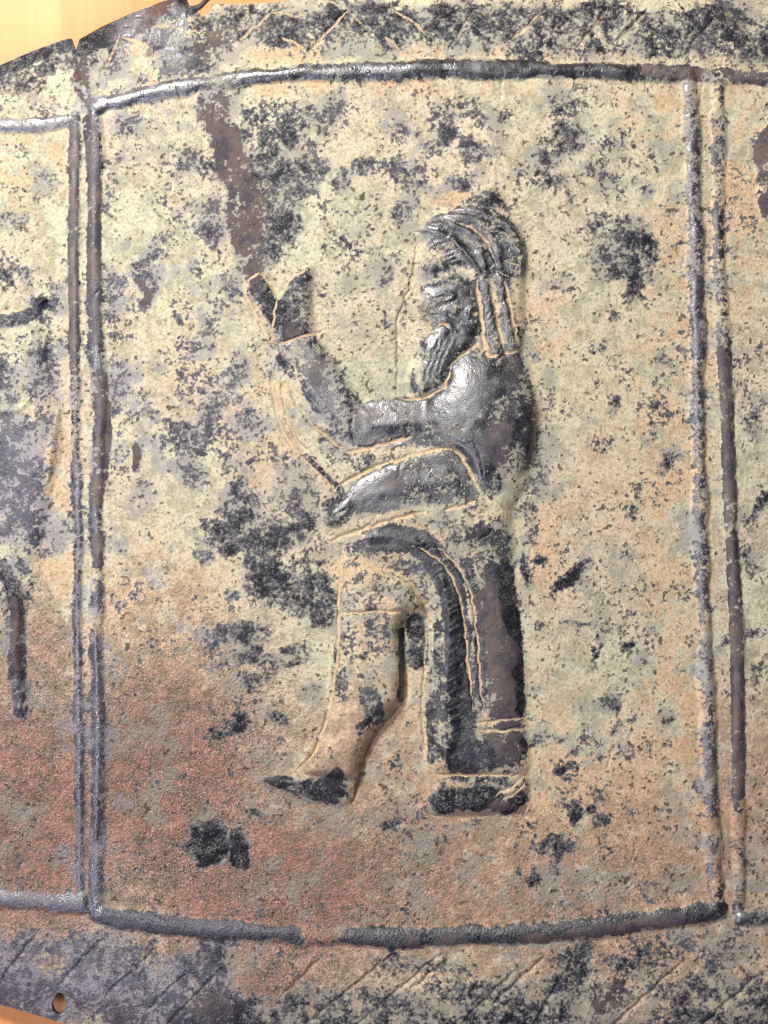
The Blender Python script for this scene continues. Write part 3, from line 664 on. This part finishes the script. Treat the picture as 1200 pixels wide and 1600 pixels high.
# speckle = field + noise
sp = g.m('ADD', g.m('SUBTRACT', n_spk, .5), g.m('MULTIPLY', g.m('SUBTRACT', n_fine, .5), 1.75))
fld = g.m('ADD', BAREa, sp)
bare_m = g.ss(fld, .40, .66)
brown_m = g.ss(g.m('ADD', BROWNa, g.m('MULTIPLY', g.m('SUBTRACT', n_fine, .5), .6)), .34, .72)
fill_m = g.ss(g.m('ADD', FILLa, g.m('MULTIPLY', g.m('SUBTRACT', n_fine, .5), 1.7)), .40, .68)
halo = g.ss(fld, .25, .50)
# crust colour
crust = g.mix(g.ss(n_low, .3, .7), srgb(197, 193, 164), srgb(200, 187, 160))
crust = g.mix(g.m('MULTIPLY', g.ss(n_mid, .40, .80), .70), crust, srgb(160, 154, 126))
crust = g.mix(g.m('MULTIPLY', g.m('MULTIPLY', GREENa, g.ss(n_mid2, .25, .65)), .60), crust, srgb(164, 172, 144))
crust = g.mix(g.m('MULTIPLY', g.m('MULTIPLY', PEACHa, g.ss(n_mid2, .78, .30)), .9, clamp=True), crust, srgb(206, 166, 130))
pk = g.mix(g.ss(n_mid, .30, .70), srgb(164, 120, 105), srgb(130, 108, 92))
pk = g.mix(g.m('MULTIPLY', g.ss(n_mid2, .50, .75), .6), pk, srgb(146, 122, 104))
crust = g.mix(g.m('MULTIPLY', PINKa, g.ss(g.m('ADD', n_mid, g.m('MULTIPLY', PINKa, .8)), .35, .95), clamp=True), crust, pk)
crust = g.mix(g.m('MULTIPLY', g.ss(n_fine, .42, .66), .58), crust, g.mix(1.0, crust, srgb(196, 186, 176), 'MULTIPLY'))
gsc = g.m('ADD', g.ss(n_low, .3, .7, .2, .65), g.m('MULTIPLY', GRAINa, .5))
crust = g.mix(g.m('MULTIPLY', g.ss(n_grain, .54, .74), g.m('MULTIPLY', gsc, .55)), crust, srgb(228, 218, 198))
crust = g.mix(g.m('MULTIPLY', g.ss(n_grain, .46, .28), g.m('MULTIPLY', gsc, .6)), crust, g.mix(1.0, crust, srgb(150, 134, 120), 'MULTIPLY'))
film = g.ss(g.m('ADD', BAREa, g.m('MULTIPLY', g.m('SUBTRACT', n_mid2, .5), 1.0)), .08, .60)
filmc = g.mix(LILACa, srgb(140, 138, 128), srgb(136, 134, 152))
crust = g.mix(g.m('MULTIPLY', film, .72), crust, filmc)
crust = g.mix(g.m('MULTIPLY', halo, .35), crust, srgb(126, 122, 116))
# pits
aQ = g.n('ShaderNodeAttribute', attribute_name='pit'); pit = aQ.outputs['Fac']
crust = g.mix(pit, crust, srgb(78, 62, 50))
# bare metal colour, with lilac window sheen painted in
metal = g.mix(g.ss(n_fine, .36, .66), srgb(9, 10, 14), srgb(34, 36, 44))
metal_sheen = g.mix(g.ss(n_fine, .34, .66), srgb(40, 38, 50), srgb(84, 82, 98))
metal = g.mix(g.m('MULTIPLY', LILACa, .75), metal, metal_sheen)
core = g.ss(g.m('ADD', fld, g.m('MULTIPLY', POL, .30)), .50, 1.0)
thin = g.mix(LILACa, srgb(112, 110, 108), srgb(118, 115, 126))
thin = g.mix(g.ss(n_mid, .35, .70), thin, srgb(84, 84, 90))
metal = g.mix(core, thin, metal)
metal = g.mix(g.m('MULTIPLY', g.ss(g.m('ADD', g.m('MULTIPLY', n_grain, .75), g.m('MULTIPLY', n_mid, .25)), .54, .70), g.m('SUBTRACT', .62, g.m('MULTIPLY', POL, .35))), metal, srgb(140, 138, 132))
metal = g.mix(g.m('MULTIPLY', g.ss(n_mid2, .55, .8), .15), metal, srgb(96, 98, 104))
brownc = g.mix(g.ss(n_mid2, .34, .66), srgb(70, 65, 72), srgb(94, 82, 78))
brownc = g.mix(g.m('MULTIPLY', g.ss(n_fine, .50, .70), .5), brownc, srgb(114, 98, 88))
metal = g.mix(brown_m, metal, brownc)
fillc = g.mix(g.ss(n_fine, .40, .64), srgb(204, 180, 148), srgb(176, 156, 124))
col = g.mix(bare_m, crust, metal)
col = g.mix(fill_m, col, fillc)
bm2 = g.m('MULTIPLY', bare_m, g.m('SUBTRACT', 1.0, fill_m))
rough_metal = g.m('ADD', g.m('SUBTRACT', .47, g.m('MULTIPLY', POL, .21)), g.m('MULTIPLY', n_fine, .30))
rough_metal = g.m('ADD', rough_metal, g.m('MULTIPLY', g.m('SUBTRACT', n_mid, .5), .30))
rough_metal = g.m('ADD', rough_metal, g.m('MULTIPLY', brown_m, .16))
rough = g.m('ADD', g.m('MULTIPLY', rough_metal, bm2), g.m('MULTIPLY', g.m('SUBTRACT', 1.0, bm2), .82))
# relief: crust lies on top of the metal, grain
hgt = g.m('ADD', g.m('MULTIPLY', g.m('SUBTRACT', 1.0, g.ss(fld, .40, .64)), .9), g.m('MULTIPLY', n_grain, g.m('ADD', .3, g.m('MULTIPLY', GRAINa, 1.6))))
hgt = g.m('ADD', hgt, g.m('MULTIPLY', n_fine, g.m('ADD', .6, g.m('MULTIPLY', GRAINa, 2.6))))
hgt = g.m('SUBTRACT', hgt, g.m('MULTIPLY', pit, 1.0))
bstr = g.m('SUBTRACT', .85, g.m('MULTIPLY', g.m('MULTIPLY', bm2, g.m('ADD', .6, g.m('MULTIPLY', POL, .35))), g.m('SUBTRACT', .38, g.m('MULTIPLY', GRAINa, g.m('SUBTRACT', .25, g.m('MULTIPLY', POL, .30))))))
bump = g.n('ShaderNodeBump'); bump.inputs['Strength'].default_value = 0.9; bump.inputs['Distance'].default_value = 0.0002
g.l(hgt, bump.inputs['Height']); g.l(bstr, bump.inputs['Strength'])
bs = g.n('ShaderNodeBsdfPrincipled'); out = g.n('ShaderNodeOutputMaterial')
g.l(col, bs.inputs['Base Color']); g.l(rough, bs.inputs['Roughness']); g.l(bump.outputs[0], bs.inputs['Normal'])
g.val(bs.inputs['Specular IOR Level'], g.m('ADD', .22, g.m('MULTIPLY', bm2, g.m('MULTIPLY', POL, .28))))
g.val(bs.inputs['IOR'], g.m('ADD', 1.45, g.m('MULTIPLY', g.m('MULTIPLY', bm2, g.m('SUBTRACT', 1.0, g.m('MULTIPLY', brown_m, .7))), g.m('ADD', .05, g.m('MULTIPLY', POL, .95)))))
g.l(bs.outputs[0], out.inputs[0])

wood, nt = new_mat("orange_wood")
g = NT(nt)
tc = g.n('ShaderNodeTexCoord'); mp = g.n('ShaderNodeMapping'); mp.inputs['Scale'].default_value = (60, 5, 60); mp.inputs['Rotation'].default_value = (0, 0, .06)
g.l(tc.outputs['Object'], mp.inputs['Vector'])
w1 = g.noise(mp.outputs[0], 1.0, 5, .55, .5); w2 = g.noise(mp.outputs[0], 6.0, 4, .6, .2)
wc = g.mix(g.ss(w1, .34, .66), srgb(236, 164, 98), srgb(224, 142, 74))
wc = g.mix(g.m('MULTIPLY', g.ss(w2, .50, .70), .45), wc, srgb(206, 128, 66))
bs = g.n('ShaderNodeBsdfPrincipled'); out = g.n('ShaderNodeOutputMaterial')
g.l(wc, bs.inputs['Base Color']); bs.inputs['Roughness'].default_value = .42
bp = g.n('ShaderNodeBump'); bp.inputs['Strength'].default_value = .2; bp.inputs['Distance'].default_value = .0002
g.l(w2, bp.inputs['Height']); g.l(bp.outputs[0], bs.inputs['Normal'])
g.l(bs.outputs[0], out.inputs[0])

# ------------------------------------------------------------------ table (setting)
def box_mesh(name, x0, x1, y0, y1, z0, z1, bev=0.004):
    import bmesh
    bm = bmesh.new()
    vs_ = [bm.verts.new(p) for p in ((x0, y0, z0), (x1, y0, z0), (x1, y1, z0), (x0, y1, z0), (x0, y0, z1), (x1, y0, z1), (x1, y1, z1), (x0, y1, z1))]
    for f in ((3, 2, 1, 0), (4, 5, 6, 7), (0, 1, 5, 4), (1, 2, 6, 5), (2, 3, 7, 6), (3, 0, 4, 7)): bm.faces.new([vs_[i] for i in f])
    bmesh.ops.bevel(bm, geom=bm.edges[:], offset=bev, segments=3, affect='EDGES')
    me = bpy.data.meshes.new(name); bm.to_mesh(me); bm.free(); return me
tme = box_mesh("table", -.6, .6, -.5, .5, -.03, 0)
tme.materials.append(wood)
table = bpy.data.objects.new("table", tme); scene.collection.objects.link(table)
table["kind"] = "structure"; table["label"] = "orange varnished wooden table top under the bronze plaque"

# ------------------------------------------------------------------ plaque
plaque = bpy.data.objects.new("bronze_plaque", None)
scene.collection.objects.link(plaque)
plaque.empty_display_size = .02
plaque["label"] = "corroded bronze plaque embossed with a robed standing figure in a ribbed frame"
plaque["category"] = "plaque"

vid = np.arange(NX * NY).reshape(NY, NX)
Pf = P.reshape(-1, 3); Nf = NRM.reshape(-1, 3)
SA = np.stack([np.clip(bare, -.12, 1.6), brown, np.clip(pink, 0, 1), np.clip(peach, 0, 1)], -1).reshape(-1, 4).astype(F)
PO = np.stack([polish, pitv], -1).reshape(-1, 2)
SC = np.stack([speck + .5, mid, mid2, low], -1).reshape(-1, 4).astype(F)
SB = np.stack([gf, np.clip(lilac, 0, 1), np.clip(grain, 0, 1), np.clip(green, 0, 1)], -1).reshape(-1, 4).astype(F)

def build_mesh(name, quads, verts, normals, sa, sb, sc, pol, mat):
    nq = len(quads)
    me = bpy.data.meshes.new(name)
    me.vertices.add(len(verts)); me.vertices.foreach_set("co", verts.astype(F).ravel())
    me.loops.add(nq * 4); me.loops.foreach_set("vertex_index", quads.astype(np.int32).ravel())
    me.polygons.add(nq)
    me.polygons.foreach_set("loop_start", np.arange(0, nq * 4, 4, dtype=np.int32))
    me.update(calc_edges=True)
    me.polygons.foreach_set("use_smooth", np.ones(nq, bool))
    for nm, arr in (("stain_a", sa), ("stain_b", sb), ("stain_c", sc)):
        at = me.attributes.new(nm, 'FLOAT_COLOR', 'POINT'); at.data.foreach_set("color", arr.ravel())
    qa = me.attributes.new("pit", 'FLOAT', 'POINT'); qa.data.foreach_set("value", np.ascontiguousarray(pol[:, 1]).astype(F))
    pa = me.attributes.new("polish", 'FLOAT', 'POINT'); pa.data.foreach_set("value", np.ascontiguousarray(pol[:, 0]).astype(F))
    me.materials.append(mat)
    if normals is not None: me.normals_split_custom_set_from_vertices(normals.astype(F))
    me.update()
    return me

part_obj = {}
fig_children = []
for i, (nm, par) in names.items():
    cells = np.argwhere(lab == i)
    if len(cells) == 0: continue
    r, c = cells[:, 0], cells[:, 1]
    q = np.stack([vid[r + 1, c], vid[r + 1, c + 1], vid[r, c + 1], vid[r, c]], -1)
    uq, inv = np.unique(q, return_inverse=True)
    me = build_mesh(nm, inv.reshape(-1, 4), Pf[uq], Nf[uq], SA[uq], SB[uq], SC[uq], PO[uq], patina)
    o = bpy.data.objects.new(nm, me); scene.collection.objects.link(o)
    part_obj[i] = o
    if par == 'plaque': o.parent = plaque
    else: fig_children.append(o)
for o in fig_children: o.parent = part_obj[FIG]
part_obj[FIG]["label"] = "bearded standing figure in a long fringed robe with one hand raised"
part_obj[f2]["label"] = "part of a second relief figure at the left edge"

# broken edge of the sheet, 1.2 mm thick
kp = np.pad(keep, 1)
quads = []
r, c = np.nonzero(keep)
for (dr, dc, a, b) in ((-1, 0, (0, 0), (0, 1)), (1, 0, (1, 1), (1, 0)), (0, -1, (1, 0), (0, 0)), (0, 1, (0, 1), (1, 1))):
    m = ~kp[r + 1 + dr, c + 1 + dc]
    quads.append(np.stack([vid[r[m] + a[0], c[m] + a[1]], vid[r[m] + b[0], c[m] + b[1]]], -1))
E = np.concatenate(quads)
uq, inv = np.unique(E, return_inverse=True); inv = inv.reshape(-1, 2); n = len(uq)
topv = Pf[uq]; low = topv.copy(); low[:, 2] = np.maximum(low[:, 2] - .0012, .0002)
vv = np.concatenate([topv, low])
qq = np.stack([inv[:, 1], inv[:, 0], inv[:, 0] + n, inv[:, 1] + n], -1)
sa2 = np.concatenate([SA[uq]] * 2); sa2[:, 0] = .8
me = build_mesh("sheet_edge", qq, vv, None, sa2, np.concatenate([SB[uq]] * 2), np.concatenate([SC[uq]] * 2), np.concatenate([PO[uq]] * 2), patina)
eo = bpy.data.objects.new("sheet_edge", me); scene.collection.objects.link(eo); eo.parent = plaque

# small bent tab left standing in the torn rivet hole
ta, tb = np.array((299.0, 13.0)), np.array((330.0, -3.0))
dirv = (tb - ta) / np.linalg.norm(tb - ta); nv = np.array((-dirv[1], dirv[0]))
tv = []; tq = []
for i in range(9):
    t = i / 8; c_ = ta + (tb - ta) * t + nv * 2.5 * math.sin(t * 5)
    zt = ZREF - .0058 + .0012 * math.sin(t * math.pi)
    for w_, dz in ((-4.5, 0), (4.5, .0004), (4.5, -.0007), (-4.5, -.0011)):
        q_ = c_ + nv * w_ * (1 - .4 * t); k_ = (ZC - zt) / (ZC - ZREF)
        tv.append(((q_[0] - 600) * S * k_, (800 - q_[1]) * S * k_, zt + dz))
    if i:
        b_ = (i - 1) * 4
        for j in range(4): tq.append((b_ + j, b_ + (j + 1) % 4, b_ + 4 + (j + 1) % 4, b_ + 4 + j))
n_ = len(tv)
me = build_mesh("torn_tab", np.array(tq), np.array(tv), None, np.tile(np.array([[1, .9, 0, 0]], F), (n_, 1)), np.zeros((n_, 4), F), np.full((n_, 4), .5, F), np.zeros((n_, 2), F), patina)
tab = bpy.data.objects.new("torn_tab", me); scene.collection.objects.link(tab); tab.parent = plaque
tab["label"] = "small brown strip of torn bronze in the broken rivet hole"
